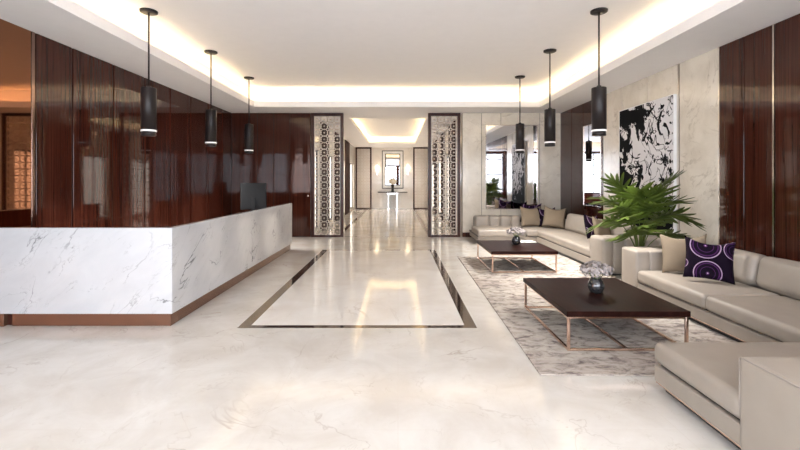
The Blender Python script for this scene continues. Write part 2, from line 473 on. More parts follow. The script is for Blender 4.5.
# hall ceiling
HX0, HX1, HY0, HY1 = -1.50, 0.90, 13.0, 21.8; HZ = ZS+0.36; hr = 0.22
b = bmesh.new()
box(b, HL-0.2, HX0, YB+0.2, HE+0.2, ZS, zt); box(b, HX1, HR+0.2, YB+0.2, HE+0.2, ZS, zt)
box(b, HX0, HX1, YB+0.2, HY0, ZS, zt); box(b, HX0, HX1, HY1, HE+0.2, ZS, zt)
box(b, HX0-0.03, HX0, HY0, HY1, zt, ZS+0.10); box(b, HX1, HX1+0.03, HY0, HY1, zt, ZS+0.10)
box(b, HX0, HX1, HY1, HY1+0.03, zt, ZS+0.10); box(b, HX0, HX1, HY0-0.03, HY0, zt, ZS+0.10)
box(b, HX0-hr-0.05, HX0-hr, HY0-hr, HY1+hr, zt, HZ); box(b, HX1+hr, HX1+hr+0.05, HY0-hr, HY1+hr, zt, HZ)
box(b, HX0-hr, HX1+hr, HY1+hr, HY1+hr+0.05, zt, HZ); box(b, HX0-hr, HX1+hr, HY0-hr-0.05, HY0-hr, zt, HZ)
box(b, HX0-hr-0.05, HX1+hr+0.05, HY0-hr-0.05, HY1+hr+0.05, HZ, HZ+0.05)
hc = struct('ceiling_hall', b, 'ceiling')
b = bmesh.new()
box(b, HX0-0.11, HX0-0.06, HY0, HY1, zt, zt+0.02); box(b, HX1+0.06, HX1+0.11, HY0, HY1, zt, zt+0.02)
box(b, HX0-0.06, HX1+0.06, HY1+0.06, HY1+0.11, zt, zt+0.02); box(b, HX0-0.06, HX1+0.06, HY0-0.11, HY0-0.06, zt, zt+0.02)
struct('cove_light_strip', b, 'hall_led', hc)

# ------------------------------------------------------------------ walls
G = 0.014  # joint gap
def panels_x(bm, x0, x1, cuts, z0, z1, bev=0.002, G=0.014):
    for a, c in zip(cuts, cuts[1:]):
        box(bm, x0, x1, min(a, c)+G/2, max(a, c)-G/2, z0, z1, bev, 1)
def panels_y(bm, y0, y1, cuts, z0, z1, bev=0.002):
    for a, c in zip(cuts, cuts[1:]):
        box(bm, min(a, c)+G/2, max(a, c)-G/2, y0, y1, z0, z1, bev, 1)

# left: bronze mirror, then walnut panels
SW0, SW1, SWZ0, SWZ1 = -3.2, -0.3, 0.30, 3.40     # unseen side windows behind the lens, added for more daylight
def side_shell(x0, x1, m, nm):
    b = bmesh.new()
    box(b, x0, x1, SW1, YB, 0, ZS); box(b, x0, x1, YR-0.2, SW0, 0, ZS); box(b, x0, x1, SW0, SW1, 0, SWZ0); box(b, x0, x1, SW0, SW1, SWZ1, ZS)
    return struct(nm, b, m)
wl = side_shell(XL-0.2, XL-0.02, 'gap', 'wall_left')
b = bmesh.new()
panels_x(b, XL-0.02, XL, [5.50, 6.13, 7.01, 7.88, 8.76, 9.63, 10.51, 11.38, 12.0], 0, ZS-0.002, 0.002, 0.034)
panels_x(b, XL-0.02, XL, [SW0, -3.5], 0, ZS-0.002); panels_x(b, XL-0.02, XL, [SW0, -1.75, SW1], 0, SWZ0); panels_x(b, XL-0.02, XL, [SW0, -1.75, SW1], SWZ1, ZS-0.002)
struct('wood_panelling', b, 'wood', wl)
struct('bronze_mirror_panel', bx(XL-0.02, XL-0.004, SW1+0.003, 5.44, 0, ZS-0.002), 'bronze_mirror', wl)
struct('metal_strip', bx(XL-0.02, XL+0.004, 5.445, 5.495, 0, ZS-0.002, 0.002, 1), 'bronze_strip', wl)

# right: walnut, beige stone, walnut
wr = side_shell(XR+0.02, XR+0.2, 'stone_joint', 'wall_right')
b = bmesh.new()
panels_x(b, XR, XR+0.02, [6.08, 5.64, 5.215], 0, ZS-0.002)
panels_x(b, XR, XR+0.02, [5.185, 4.32, 3.44, 2.56, 1.68, SW1], 0, ZS-0.002)
panels_x(b, XR, XR+0.02, [SW0, -3.5], 0, ZS-0.002); panels_x(b, XR, XR+0.02, [SW0, -1.75, SW1], 0, SWZ0); panels_x(b, XR, XR+0.02, [SW0, -1.75, SW1], SWZ1, ZS-0.002)
panels_x(b, XR, XR+0.02, [9.53, 10.55, 11.25, 12.0], 0, ZS-0.002)
struct('wood_panelling', b, 'wood', wr)
b = bmesh.new()
panels_x(b, XR, XR+0.02, [6.09, 6.945], 0, ZS-0.002); panels_x(b, XR, XR+0.02, [6.975, 7.83, 8.72, 9.52], 0, ZS-0.002, 0.002, 0.022)
struct('stone_cladding', b, 'stone', wr)
b = bmesh.new()
box(b, XR-0.008, XR+0.02, 6.948, 6.972, 0, ZS-0.002); box(b, XR-0.006, XR+0.02, 5.188, 5.212, 0, ZS-0.002); box(b, XR-0.004, XR+0.02, 6.073, 6.089, 0, ZS-0.002)
struct('metal_strip', b, 'chrome', wr)

# back wall: walnut on the left with a flush door, stone on the right
wb = struct('wall_back', bx(XL-0.2, HL, YB+0.02, YB+0.2, 0, ZS), 'gap')
b = bmesh.new()
panels_y(b, YB, YB+0.02, [XL, -4.02, -3.55, -3.09], 0, ZS-0.002)
struct('wood_panelling', b, 'wood', wb)
d1 = struct('door_1', bx(-3.085, -2.50, YB+0.0, YB+0.02, 0.01, ZS-0.004, 0.003, 1), 'wood')
kb = lathe(bmesh.new(), [(0, 0), (0.012, 0), (0.012, 0.03), (0.028, 0.035), (0.03, 0.055), (0.018, 0.068), (0, 0.07)], 16)
obj('door_knob', kb, 'chrome', d1, (-2.56, YB, 1.18), (PI/2, 0, 0))
wb2 = struct('wall_back_stone', bx(HR, XR+0.2, YB+0.02, YB+0.2, 0, ZS), 'stone_joint')
b = bmesh.new()
panels_y(b, YB, YB+0.02, [HR, 2.39], 0.13, ZS-0.002)
panels_y(b, YB, YB+0.02, [2.39, 2.94, 4.05], 0.13, 0.80); panels_y(b, YB, YB+0.02, [2.39, 4.05], 0.806, 3.2); panels_y(b, YB, YB+0.02, [2.39, 2.94, 4.05], 3.206, ZS-0.002)
panels_y(b, YB, YB+0.02, [4.05, XR], 0.13, 3.2); panels_y(b, YB, YB+0.02, [4.05, XR], 3.206, ZS-0.002)
struct('stone_cladding', b, 'stone', wb2)
struct('baseboard_back', bx(HR, XR, YB-0.012, YB+0.02, 0, 0.125, 0.003, 1), 'wood_frame')

# hall: frosted windows between walnut pilasters
HWIN = [(12.45, 13.35), (15.15, 16.35), (17.95, 19.65), (21.55, 23.6)]; HWZ0, HWZ1 = 0.12, 2.55
for sx, nm in ((HL, 'wall_hall_left'), (HR, 'wall_hall_right')):
    x0, x1 = (sx-0.2, sx) if sx < 0 else (sx, sx+0.2)
    b = bmesh.new(); yy = [YB+0.2]+[v for s_ in HWIN for v in s_]+[HE+0.2]
    for a, c in zip(yy[0::2], yy[1::2]): box(b, x0, x1, a, c, 0, ZS)
    for a, c in HWIN: box(b, x0, x1, a, c, 0, HWZ0); box(b, x0, x1, a, c, HWZ1, ZS)
    w = struct(nm, b, 'hall_stone')
    b = bmesh.new()
    p0, p1 = (sx, sx+0.04) if sx < 0 else (sx-0.04, sx)
    for a, c in ((13.5, 15.0), (16.5, 17.8), (19.8, 21.4)):
        box(b, p0, p1, a, c, 0, ZS-0.002, 0.004, 1)
    struct('wood_pilaster', b, 'wood_matt', w)
struct('wall_hall_end', bx(HL-0.2, HR+0.2, HE, HE+0.2, 0, ZS), 'hall_stone')

# rear wall behind the lens: four tall windows between walnut piers
WZ0, WZ1 = 0.80, 3.42
def portal(loc, rot, w, h):
    la = bpy.data.lights.new('window_portal', 'AREA'); la.shape = 'RECTANGLE'; la.size = w; la.size_y = h
    la.cycles.is_portal = True
    lo = bpy.data.objects.new('window_portal', la); C.objects.link(lo); lo.location = loc; lo.rotation_euler = rot
spans = [(-4.55, -2.55), (-2.25, -0.2), (0.1, 2.15), (2.45, 4.45)]
b = bmesh.new()
box(b, XL-0.2, XR+0.2, YR-0.2, YR, 0, WZ0); box(b, XL-0.2, XR+0.2, YR-0.2, YR, WZ1, ZS)
edges = [XL-0.2] + [v for s in spans for v in s] + [XR+0.2]
for a, c in zip(edges[0::2], edges[1::2]): box(b, a, c, YR-0.2, YR, WZ0, WZ1)
struct('wall_rear', b, 'wood')
for i, (a, c) in enumerate(spans):
    f = bmesh.new(); t = 0.05; y0, y1 = YR-0.14, YR-0.06
    box(f, a, a+t, y0, y1, WZ0, WZ1); box(f, c-t, c, y0, y1, WZ0, WZ1); box(f, a+t, c-t, y0, y1, WZ0, WZ0+t); box(f, a+t, c-t, y0, y1, WZ1-t, WZ1)
    m_ = (a+c)/2
    box(f, m_-0.025, m_+0.025, y0, y1, WZ0+t, WZ1-t); box(f, a+t, c-t, y0, y1, 2.0, 2.05); box(f, a+t, c-t, y0, y1, 3.0, 3.05)
    wf = struct('window_%d' % (i+1), f, 'black')
    struct('pane', bx(a+t, c-t, YR-0.102, YR-0.098, WZ0+t, WZ1-t), 'glass', wf)
    portal((m_, YR-0.17, (WZ0+WZ1)/2), (PI/2, 0, 0), c-a, WZ1-WZ0)   # faces +Y, into the room
def side_window(name, x, sgn, y0, y1, z0, z1, pane='glass', fw_=0.05):
    f = bmesh.new(); xa, xb = sorted((x+sgn*0.06, x+sgn*0.14)); n = max(2, int(round((y1-y0)/1.4)))
    box(f, xa, xb, y0, y1, z0, z0+fw_); box(f, xa, xb, y0, y1, z1-fw_, z1)
    for k in range(n+1):
        yc = min(max(y0+(y1-y0)*k/n, y0+fw_/2), y1-fw_/2); box(f, xa, xb, yc-fw_/2, yc+fw_/2, z0+fw_, z1-fw_)
    wf = struct(name, f, 'black')
    struct('pane', bx(x+sgn*0.1-0.003, x+sgn*0.1+0.003, y0+fw_, y1-fw_, z0+fw_, z1-fw_), pane, wf)
    portal((x+sgn*0.17, (y0+y1)/2, (z0+z1)/2), (PI/2, 0, sgn*PI/2), y1-y0, z1-z0)
side_window('window_5', XL, -1, SW0, SW1, SWZ0, SWZ1)  # added opening out of view, lets extra daylight into the lobby
side_window('window_6', XR, 1, SW0, SW1, SWZ0, SWZ1)  # its counterpart on the right, likewise added for the light
for k, (a, c) in enumerate(HWIN):
    side_window('window_%d' % (7+2*k), HL, -1, a, c, HWZ0, HWZ1, 'frosted', 0.035)
    side_window('window_%d' % (8+2*k), HR, 1, a, c, HWZ0, HWZ1, 'frosted', 0.035)

# ------------------------------------------------------------------ lattice screens
def lattice_mesh(w, h):
    bm = bmesh.new()
    nx = 4; c = w/nx; nz = int(round(h/c)); cz = h/nz
    def bar(p, q, wd=0.013, dp=0.022):
        p = Vector((p[0], 0, p[1])); q = Vector((q[0], 0, q[1])); d = (q-p).normalized(); n = Vector((d.z, 0, -d.x))*wd/2; y = Vector((0, dp/2, 0))
        v = [bm.verts.new(k) for k in (p+n-y, p-n-y, p-n+y, p+n+y, q+n-y, q-n-y, q-n+y, q+n+y)]
        for f in ((0, 1, 5, 4), (1, 2, 6, 5), (2, 3, 7, 6), (3, 0, 4, 7)): bm.faces.new([v[i] for i in f])
    for i in range(nx):
        for k in range(nz):
            cx, cc = -w/2+(i+0.5)*c, (k+0.5)*cz
            seg = 12; R = c*0.60; ri = R-0.021
            o_ = []
            for s in range(seg):
                a = 2*PI*s/seg
                o_.append([bm.verts.new((cx+r_*math.cos(a), y_, cc+r_*math.sin(a))) for r_ in (R, ri) for y_ in (-0.009, 0.009)])
            for s in range(seg):
                A, B = o_[s], o_[(s+1) % seg]
                for u, v in ((0, 1), (1, 3), (3, 2), (2, 0)): bm.faces.new((A[u], A[v], B[v], B[u]))
            bar((cx-c*0.13, cc), (cx+c*0.13, cc), 0.016); bar((cx, cc-cz*0.13), (cx, cc+cz*0.13), 0.016)
    # straight edge strips
    box(bm, -w/2, -w/2+0.02, -0.012, 0.012, 0, h); box(bm, w/2-0.02, w/2, -0.012, 0.012, 0, h)
    return bm
def screen(label, loc, w, first=[None]):
    if first[0] is not None: return dup(first[0], loc, 0, label)
    t = thing('lattice_screen', label, 'screen', loc, 0, 'walnut framed lattice screens')
    fwid = 0.085; H = ZS-0.004
    f = bmesh.new()
    box(f, -w/2, -w/2+fwid, -0.06, 0.06, 0, H, 0.004, 1); box(f, w/2-fwid, w/2, -0.06, 0.06, 0, H, 0.004, 1)
    box(f, -w/2+fwid, w/2-fwid, -0.06, 0.06, H-fwid, H, 0.004, 1); box(f, -w/2+fwid, w/2-fwid, -0.06, 0.06, 0, 0.06, 0.004, 1)
    obj('frame', f, 'wood_frame', t)
    obj('lattice_panel', lattice_mesh(w-2*fwid, H-fwid-0.06), 'lattice', t, (0, 0, 0.06))
    first[0] = t
    return t
screen('tall cream lattice screen in walnut frame beside the walnut door', (-2.02, YB+0.03, 0), 0.92)
screen('tall cream lattice screen in walnut frame against the beige stone back wall', (1.32, YB+0.03, 0), 0.92)
screen('small far lattice screen at hall end, left of console table', (-1.98, HE-0.35, 0), 0.92)
screen('small far lattice screen at hall end, right of console table', (1.33, HE-0.35, 0), 0.92)

# ------------------------------------------------------------------ reception desk
dk = thing('reception_desk', 'L-shaped white marble reception counter on copper plinth', 'desk', (0, 0, 0))
DX, DY0, DY1, DZ0, DZ1, DT = -2.475, 4.60, 9.81, 0.143, 1.085, 0.06
def lshape(x_left, x, y0, y1, t, z0, z1):
    bm = bmesh.new()
    pts = [(x_left, y0), (x, y0), (x, y1), (x-t, y1), (x-t, y0+t), (x_left, y0+t)]
    lo = [bm.verts.new((p[0], p[1], z0)) for p in pts]; hi = [bm.verts.new((p[0], p[1], z1)) for p in pts]
    bm.faces.new(lo); bm.faces.new(hi)
    for i in range(6): bm.faces.new((lo[i], lo[(i+1) % 6], hi[(i+1) % 6], hi[i]))
    bmesh.ops.bevel(bm, geom=bm.edges[:], offset=0.004, segments=1, affect='EDGES')
    return bm
obj('marble_front', lshape(XL+0.005, DX, DY0, DY1, DT, DZ0, DZ1), 'desk', dk)
obj('plinth', lshape(-4.26, DX-0.03, DY0+0.034, DY1-0.03, 0.09, 0, DZ0), 'copper', dk)
obj('plinth_block', bx(XL+0.005, -4.33, DY0+0.01, DY0+0.12, 0, DZ0, 0.003, 1), 'copper', dk)
obj('inner_lining', lshape(XL+0.005, DX-DT-0.002, DY0+DT+0.002, DY1-0.02, 0.018, 0.0, DZ1-0.012), 'wood_frame', dk)
obj('worktop', lshape(XL+0.005, DX-DT-0.022, DY0+DT+0.022, DY1-0.02, 0.62, 0.72, 0.76), 'wood_frame', dk)
b = bmesh.new(); box(b, -3.12, -3.10, 5.5, 9.6, 0, 0.72, 0.002, 1); box(b, -4.2, -4.18, 4.75, 5.2, 0, 0.72, 0.002, 1)
obj('support_panel', b, 'wood_frame', dk)

mon = thing('computer_monitor', 'dark grey computer monitor seen from behind over the counter', 'monitor', (-2.93, 8.52, 0.762), math.radians(18))
obj('screen_housing', rbox(bmesh.new(), -0.25, 0.25, -0.02, 0.02, 0.26, 0.80, 0.018, (0, 0, 0)), 'screen', mon)
obj('display', bx(-0.235, 0.235, 0.0195, 0.0215, 0.285, 0.785), 'black', mon)
b = bmesh.new(); box(b, -0.035, 0.035, -0.05, -0.02, 0.012, 0.50, 0.006); box(b, -0.12, 0.12, -0.11, 0.07, 0, 0.014, 0.004)
obj('stand', b, 'screen', mon)

# ------------------------------------------------------------------ pendants
def make_pendant(label, loc):
    t = thing('pendant_light', label, 'pendant light', loc, 0, 'black cylinder pendant lights')
    zt_, zb = 2.94, 2.25
    obj('canopy', lathe(bmesh.new(), [(0, ZC-0.035), (0.095, ZC-0.035), (0.115, ZC-0.025), (0.118, ZC), (0, ZC)], 32), 'shade', t)
    obj('cable', tube(bmesh.new(), [(0, 0, zt_+0.02), (0, 0, ZC-0.03)], 0.012, 10), 'shade', t)
    obj('shade', lathe(bmesh.new(), [(0, zt_+0.03), (0.03, zt_+0.03), (0.034, zt_), (0.095, zt_), (0.100, zt_-0.006), (0.100, zb+0.085), (0, zb+0.085)], 40), 'shade', t)
    obj('light_ring', lathe(bmesh.new(), [(0, zb+0.085), (0.101, zb+0.085), (0.103, zb+0.082), (0.103, zb+0.063), (0.101, zb+0.060), (0, zb+0.060)], 40), 'ring', t)
    obj('end_cap', lathe(bmesh.new(), [(0, zb+0.060), (0.092, zb+0.060), (0.094, zb+0.004), (0.090, zb), (0, zb)], 40), 'shade', t)
    la = bpy.data.lights.new('bulb', 'SPOT'); la.energy = 150; la.color = (1.0, 0.97, 0.93); la.spot_size = math.radians(120); la.spot_blend = 1.0; la.shadow_soft_size = 0.08
    lo = bpy.data.objects.new('bulb', la); C.objects.link(lo); lo.location = (0, 0, zb-0.09); lo.parent = t
    return t
p0 = make_pendant('black pendant over the counter, the largest and nearest of its row of three', (-3.59, 6.05, 0))
dup(p0, (-3.54, 7.95, 0), 0, 'black pendant over the counter, middle one of its row of three')
dup(p0, (-3.53, 9.95, 0), 0, 'black pendant over the counter, smallest, closest to the back wall')
dup(p0, (2.89, 6.04, 0), 0, 'black pendant over the seating, the largest and nearest of its row of three')
dup(p0, (2.85, 7.88, 0), 0, 'black pendant over the seating, middle one, before the stone panel')
dup(p0, (2.86, 9.85, 0), 0, 'black pendant over the seating, farthest, hanging before the back wall mirror')

# ------------------------------------------------------------------ mirrors and art
def framed(name, label, cat, x0, x1, z0, z1, y, fr=0.02, mat='chrome', dep=0.03):
    t = thing(name, label, cat, ((x0+x1)/2, y, z0))
    w, h = (x1-x0)/2, z1-z0
    f = bmesh.new()
    box(f, -w, -w+fr, -dep, 0, 0, h, 0.002, 1); box(f, w-fr, w, -dep, 0, 0, h, 0.002, 1)
    box(f, -w+fr, w-fr, -dep, 0, 0, fr, 0.002, 1); box(f, -w+fr, w-fr, -dep, 0, h-fr, h, 0.002, 1)
    obj('frame', f, mat, t)
    obj('glass', bx(-w+fr, w-fr, -dep+0.012, 0, fr, h-fr), 'mirror', t)
    return t
framed('wall_mirror', 'tall rectangular mirror on the beige stone back wall', 'mirror', 2.50, 3.98, 0.80, 3.20, YB-0.001)
t = thing('mirror_panel', 'narrow tall mirror set into the dark walnut panel beside the beige stone', 'mirror', (XR-0.001, 10.05, 1.0))
obj('glass', bx(-0.014, 0, -0.44, 0.44, 0.01, 1.95), 'mirror', t)
b = bmesh.new(); box(b, -0.02, 0, -0.46, -0.44, 0, 1.96); box(b, -0.02, 0, 0.44, 0.46, 0, 1.96); box(b, -0.02, 0, -0.44, 0.44, 1.95, 1.96); box(b, -0.02, 0, -0.44, 0.44, 0, 0.01)
obj('frame', b, 'chrome', t)

art = thing('wall_art', 'large abstract black and white splatter painting on the stone wall', 'painting', (XR-0.001, 7.87, 0.72))
obj('canvas', bx(-0.05, -0.002, -0.85, 0.85, 0.012, 2.32), 'art', art)
b = bmesh.new(); box(b, -0.052, 0, -0.865, -0.85, 0, 2.332); box(b, -0.052, 0, 0.85, 0.865, 0, 2.332); box(b, -0.052, 0, -0.85, 0.85, 2.32, 2.332); box(b, -0.052, 0, -0.85, 0.85, 0, 0.012)
obj('frame', b, 'canvas_edge', art)

# ------------------------------------------------------------------ rug
rg = obj('area_rug', bx(-1.18, 1.18, -2.7, 2.7, 0, 0.012, 0.004, 1), 'rug', None, (2.39, 6.13, 0.0005), (0, 0, math.radians(-0.9)))
tag(rg, 'large distressed grey and cream rug under both coffee tables', 'rug')

# ------------------------------------------------------------------ coffee tables
RZ = 0.0125
def make_table(label, loc):
    t = thing('coffee_table', label, 'coffee table', loc, 0, 'low dark wood coffee tables')
    w, d, h = 1.155, 1.37, 0.385-RZ; tk = 0.052; s = 0.026
    obj('tabletop', bx(-w/2, w/2, -d/2, d/2, h-tk, h, 0.003, 1), 'table', t)
    for sx in (-1, 1):
        for sy in (-1, 1):
            x = sx*(w/2-0.012-s/2); y = sy*(d/2-0.012-s/2)
            obj('leg', bx(x-s/2, x+s/2, y-s/2, y+s/2, 0, h-tk, 0.002, 1), 'rose', t)
    xi = w/2-0.012-s; yi = d/2-0.012-s
    for sy in (-1, 1):
        y = sy*(yi+s/2)
        obj('floor_rail', bx(-xi, xi, y-s/2, y+s/2, 0, 0.02, 0.002, 1), 'rose', t)
        obj('top_rail', bx(-xi, xi, y-s/2, y+s/2, h-tk-0.02, h-tk, 0.002, 1), 'rose', t)
    for x in (-(xi+s/2), 0, xi+s/2):
        obj('floor_rail', bx(x-s/2, x+s/2, -yi, yi, 0, 0.02, 0.002, 1), 'rose', t)
    for x in (-(xi+s/2), xi+s/2):
        obj('top_rail', bx(x-s/2, x+s/2, -yi, yi, h-tk-0.02, h-tk, 0.002, 1), 'rose', t)
    return t
tb1 = make_table('low dark wood coffee table beside the chaise, the larger one in view', (2.15, 4.595, RZ))
tb2 = dup(tb1, (2.19, 7.94, RZ), 0, 'low dark wood coffee table in front of the back corner sofa')

# vase + bouquet
def blossom(bm, c, nrm, r):
    n = Vector(nrm).normalized(); a = n.orthogonal().normalized(); b2 = n.cross(a)
    c = Vector(c); ph = random.random()*6
    for k in range(5):
        an = ph+2*PI*k/5; d = a*math.cos(an)+b2*math.sin(an); s = n.cross(d)
        v = [bm.verts.new(p) for p in (c-n*r*0.15, c+d*r*0.55+s*r*0.42+n*r*0.22, c+d*r*1.05+n*r*0.12, c+d*r*0.55-s*r*0.42+n*r*0.22)]
        f = bm.faces.new((v[0], v[1], v[2])); f.smooth = True
        f = bm.faces.new((v[0], v[2], v[3])); f.smooth = True
def make_vase(label, loc):
    t = thing('flower_vase', label, 'vase', loc, 0, 'round smoky vases on the coffee tables')
    obj('bowl', lathe(bmesh.new(), [(0, 0), (0.045, 0), (0.066, 0.018), (0.083, 0.060), (0.084, 0.090), (0.070, 0.130), (0.052, 0.155), (0.048, 0.165), (0.044, 0.164), (0.048, 0.152), (0.064, 0.128), (0.074, 0.09), (0.060, 0.03), (0, 0.012)], 36), 'vase', t)
    return t
def make_bouquet(label, loc, rad=0.20, mat='petal', nclu=15):
    t = thing('flower_bouquet', label, 'flowers', loc, 0, 'white blossom bouquets in vases')
    st = bmesh.new()
    for k in range(nclu):
        if k == 0: th, ph = 0.0, 0
        else:
            th = math.radians(36 if k < 6 else 72) + random.uniform(-.1, .1); ph = 2*PI*(k*0.618)
        d = Vector((math.sin(th)*math.cos(ph), math.sin(th)*math.sin(ph), math.cos(th)*0.58))
        c = Vector((0, 0, 0.215)) + d*rad*0.72
        tube(st, [(0.018*math.cos(ph), 0.018*math.sin(ph), 0.03), (0.03*math.cos(ph), 0.03*math.sin(ph), 0.165), c*0.9+Vector((0, 0, 0.02)), c], 0.003, 5)
        cb = bmesh.new()
        for q in range(18):
            n = Vector((random.gauss(0, 1), random.gauss(0, 1), random.gauss(0.4, 1))).normalized()
            blossom(cb, c+n*rad*0.23, n+d*0.4, rad*random.uniform(0.07, 0.115))
        bmesh.ops.create_icosphere(cb, subdivisions=1, radius=rad*0.11, matrix=Matrix.Translation(c))
        obj('blossom_cluster', cb, mat, t)
    obj('stems', st, 'stem', t)
    return t
v1 = make_vase('round smoky vase of white blossoms on the front coffee table', (2.15, 4.56, 0.3855))
dup(v1, (2.26, 8.03, 0.3855), 0, 'round smoky vase of white blossoms on the back coffee table')
q1 = make_bouquet('white blossom bouquet in the vase on the front coffee table', (2.15, 4.56, 0.3855))
dup(q1, (2.26, 8.03, 0.3855), 1.0, 'white blossom bouquet in the vase on the back coffee table')
# open magazine
mg = thing('open_magazine', 'open white magazine lying on the back coffee table', 'magazine', (2.58, 8.40, 0.3855), math.radians(6))
for sx in (-1, 1):
    b = bmesh.new(); n = 8
    top = [[b.verts.new((sx*0.16*i/n, y, 0.004+0.014*math.sin(PI*min(1, i/n*1.05))**0.8*(1-i/n*0.5))) for i in range(n+1)] for y in (-0.11, 0.11)]
    bot = [[b.verts.new((sx*0.16*i/n, y, 0.0)) for i in range(n+1)] for y in (-0.11, 0.11)]
    for i in range(n):
        b.faces.new((top[0][i], top[0][i+1], top[1][i+1], top[1][i])); b.faces.new((bot[0][i], bot[0][i+1], bot[1][i+1], bot[1][i]))
        for s_ in (0, 1): b.faces.new((top[s_][i], top[s_][i+1], bot[s_][i+1], bot[s_][i]))
    b.faces.new((top[0][n], top[1][n], bot[1][n], bot[0][n]))
    obj('page_block', b, 'white', mg)

# ------------------------------------------------------------------ sofas
def soft(name, parent, x0, x1, y0, y1, z0, z1, r=0.05, bulge=(0, 0, 0), m=6, mat='leather'):
    return obj(name, rbox(bmesh.new(), x0, x1, y0, y1, z0, z1, r, bulge, m), mat, parent)
def channels(name, parent, axis, cuts, a0, a1, z0, z1, r=0.055, mat='leather'):
    bm = bmesh.new()
    for p, q in zip(cuts, cuts[1:]):
        if axis == 'x': rbox(bm, p-(0.012 if p != cuts[0] else 0), q+(0.012 if q != cuts[-1] else 0), a0, a1, z0, z1, r, (0, 0.012, 0.010), 4)
        else: rbox(bm, a0, a1, p, q, z0, z1, r, (0.012, 0, 0.010), 4)
    return obj(name, bm, mat, parent)
def piping(parent, pts, closed=False):
    return obj('piping', tube(bmesh.new(), pts, 0.005, 6), 'leather_pipe', parent)

ZB = 0.013
s1 = thing('sectional_sofa', 'taupe leather sectional sofa with chaise against the walnut wall', 'sofa', (0, 0, 0))
b = bmesh.new()
box(b, 3.30, 4.55, 2.02, 6.17, 0.07, 0.20, 0.012); box(b, 1.965, 3.32, 2.02, 3.225, 0.07, 0.20, 0.012)
obj('base', b, 'leather', s1)
b = bmesh.new()
box(b, 3.35, 4.50, 2.08, 6.12, ZB, 0.07); box(b, 2.02, 3.36, 2.08, 3.17, ZB, 0.07)
obj('plinth', b, 'black', s1)
b = bmesh.new(); box(b, 1.975, 3.30, 2.03, 3.215, 0.060, 0.071); box(b, 3.31, 4.54, 2.03, 6.16, 0.060, 0.071)
obj('plinth_rim', b, 'rose', s1)
b = bmesh.new()
box(b, 3.34, 4.50, 2.1, 6.1, 0.195, 0.235); box(b, 2.0, 3.36, 2.1, 3.19, 0.195, 0.235)
obj('shade_gap_deck', b, 'black', s1)  # slab under the cushions, black to put shade into the gap
soft('seat_cushion', s1, 3.28, 4.15, 4.515, 5.78, 0.213, 0.376, 0.05, (0, 0, 0.014))
soft('seat_cushion', s1, 3.28, 4.15, 3.24, 4.505, 0.213, 0.376, 0.05, (0, 0, 0.014))
soft('chaise_cushion', s1, 1.955, 4.15, 2.40, 3.235, 0.213, 0.372, 0.05, (0, 0, 0.012), 8)
soft('backrest', s1, 4.30, 4.56, 2.05, 5.80, 0.20, 0.58, 0.06)
for y0, y1 in ((4.85, 5.76), (3.70, 4.84)):
    bm = bmesh.new()
    mt = Matrix.Translation((4.19, 0, 0.37)) @ Matrix.Rotation(math.radians(10), 4, 'Y') @ Matrix.Translation((0, 0, 0))
    rbox(bm, -0.12, 0.12, y0, y1, 0.0, 0.37, 0.085, (0.03, 0, 0.012), 6, mt)
    obj('back_cushion', bm, 'leather', s1)
bm = bmesh.new(); mt = Matrix.Translation((4.19, 0, 0.37)) @ Matrix.Rotation(math.radians(10), 4, 'Y')
rbox(bm, -0.12, 0.12, 2.45, 3.69, 0.0, 0.37, 0.085, (0.03, 0, 0.012), 6, mt)
obj('back_cushion', bm, 'leather', s1)
channels('tufted_arm', s1, 'x', [3.275, 3.47, 3.67, 3.87, 4.07, 4.27, 4.56], 5.785, 6.175, 0.05, 0.64, 0.036)
soft('arm', s1, 1.95, 4.56, 2.00, 2.415, 0.05, 0.60, 0.035, (0, 0, 0.008), 8)
piping(s1, [(1.962, 2.40, 0.594), (1.957, 2.36, 0.592), (1.957, 2.06, 0.592), (1.962, 2.02, 0.594)])
piping(s1, [(1.975, 2.412, 0.20), (1.962, 2.411, 0.30), (1.962, 2.411, 0.585)])

s2 = thing('sectional_sofa', 'taupe leather corner sofa with tufted back below the wall mirror', 'sofa', (0, 0, 0))
b = bmesh.new()
box(b, 3.48, 4.55, 7.06, 11.86, 0.07, 0.20, 0.012); box(b, 2.02, 3.50, 10.54, 11.86, 0.07, 0.20, 0.012)
obj('base', b, 'leather', s2)
b = bmesh.new(); box(b, 3.52, 4.50, 7.12, 11.8, ZB, 0.07); box(b, 2.08, 3.54, 10.6, 11.8, ZB, 0.07)
obj('plinth', b, 'black', s2)
b = bmesh.new(); box(b, 3.50, 4.50, 7.2, 11.8, 0.195, 0.235); box(b, 2.0, 3.52, 10.58, 11.8, 0.195, 0.235)
obj('shade_gap_deck', b, 'black', s2)  # cushion gap gets its dark shade from the black of this slab
soft('chaise_cushion', s2, 2.0, 3.215, 10.50, 11.47, 0.20, 0.378, 0.05, (0, 0, 0.014))
soft('seat_cushion', s2, 3.22, 4.25, 10.50, 11.47, 0.213, 0.376, 0.05, (0, 0, 0.012))
soft('seat_cushion', s2, 3.47, 4.25, 7.53, 10.49, 0.213, 0.378, 0.05, (0, 0, 0.014))
channels('tufted_back', s2, 'x', [2.11, 2.50, 2.80, 3.09, 3.35, 3.66, 3.97, 4.28, 4.56], 11.46, 11.87, 0.18, 0.64, 0.075)
soft('backrest', s2, 4.30, 4.56, 7.50, 11.45, 0.20, 0.58, 0.06)
for y0, y1 in ((7.60, 9.02), (9.05, 10.50)):
    bm = bmesh.new(); mt = Matrix.Translation((4.24, 0, 0.375)) @ Matrix.Rotation(math.radians(12), 4, 'Y')
    rbox(bm, -0.11, 0.11, y0, y1, 0.0, 0.42, 0.08, (0.03, 0, 0.012), 6, mt)
    obj('back_cushion', bm, 'leather', s2)
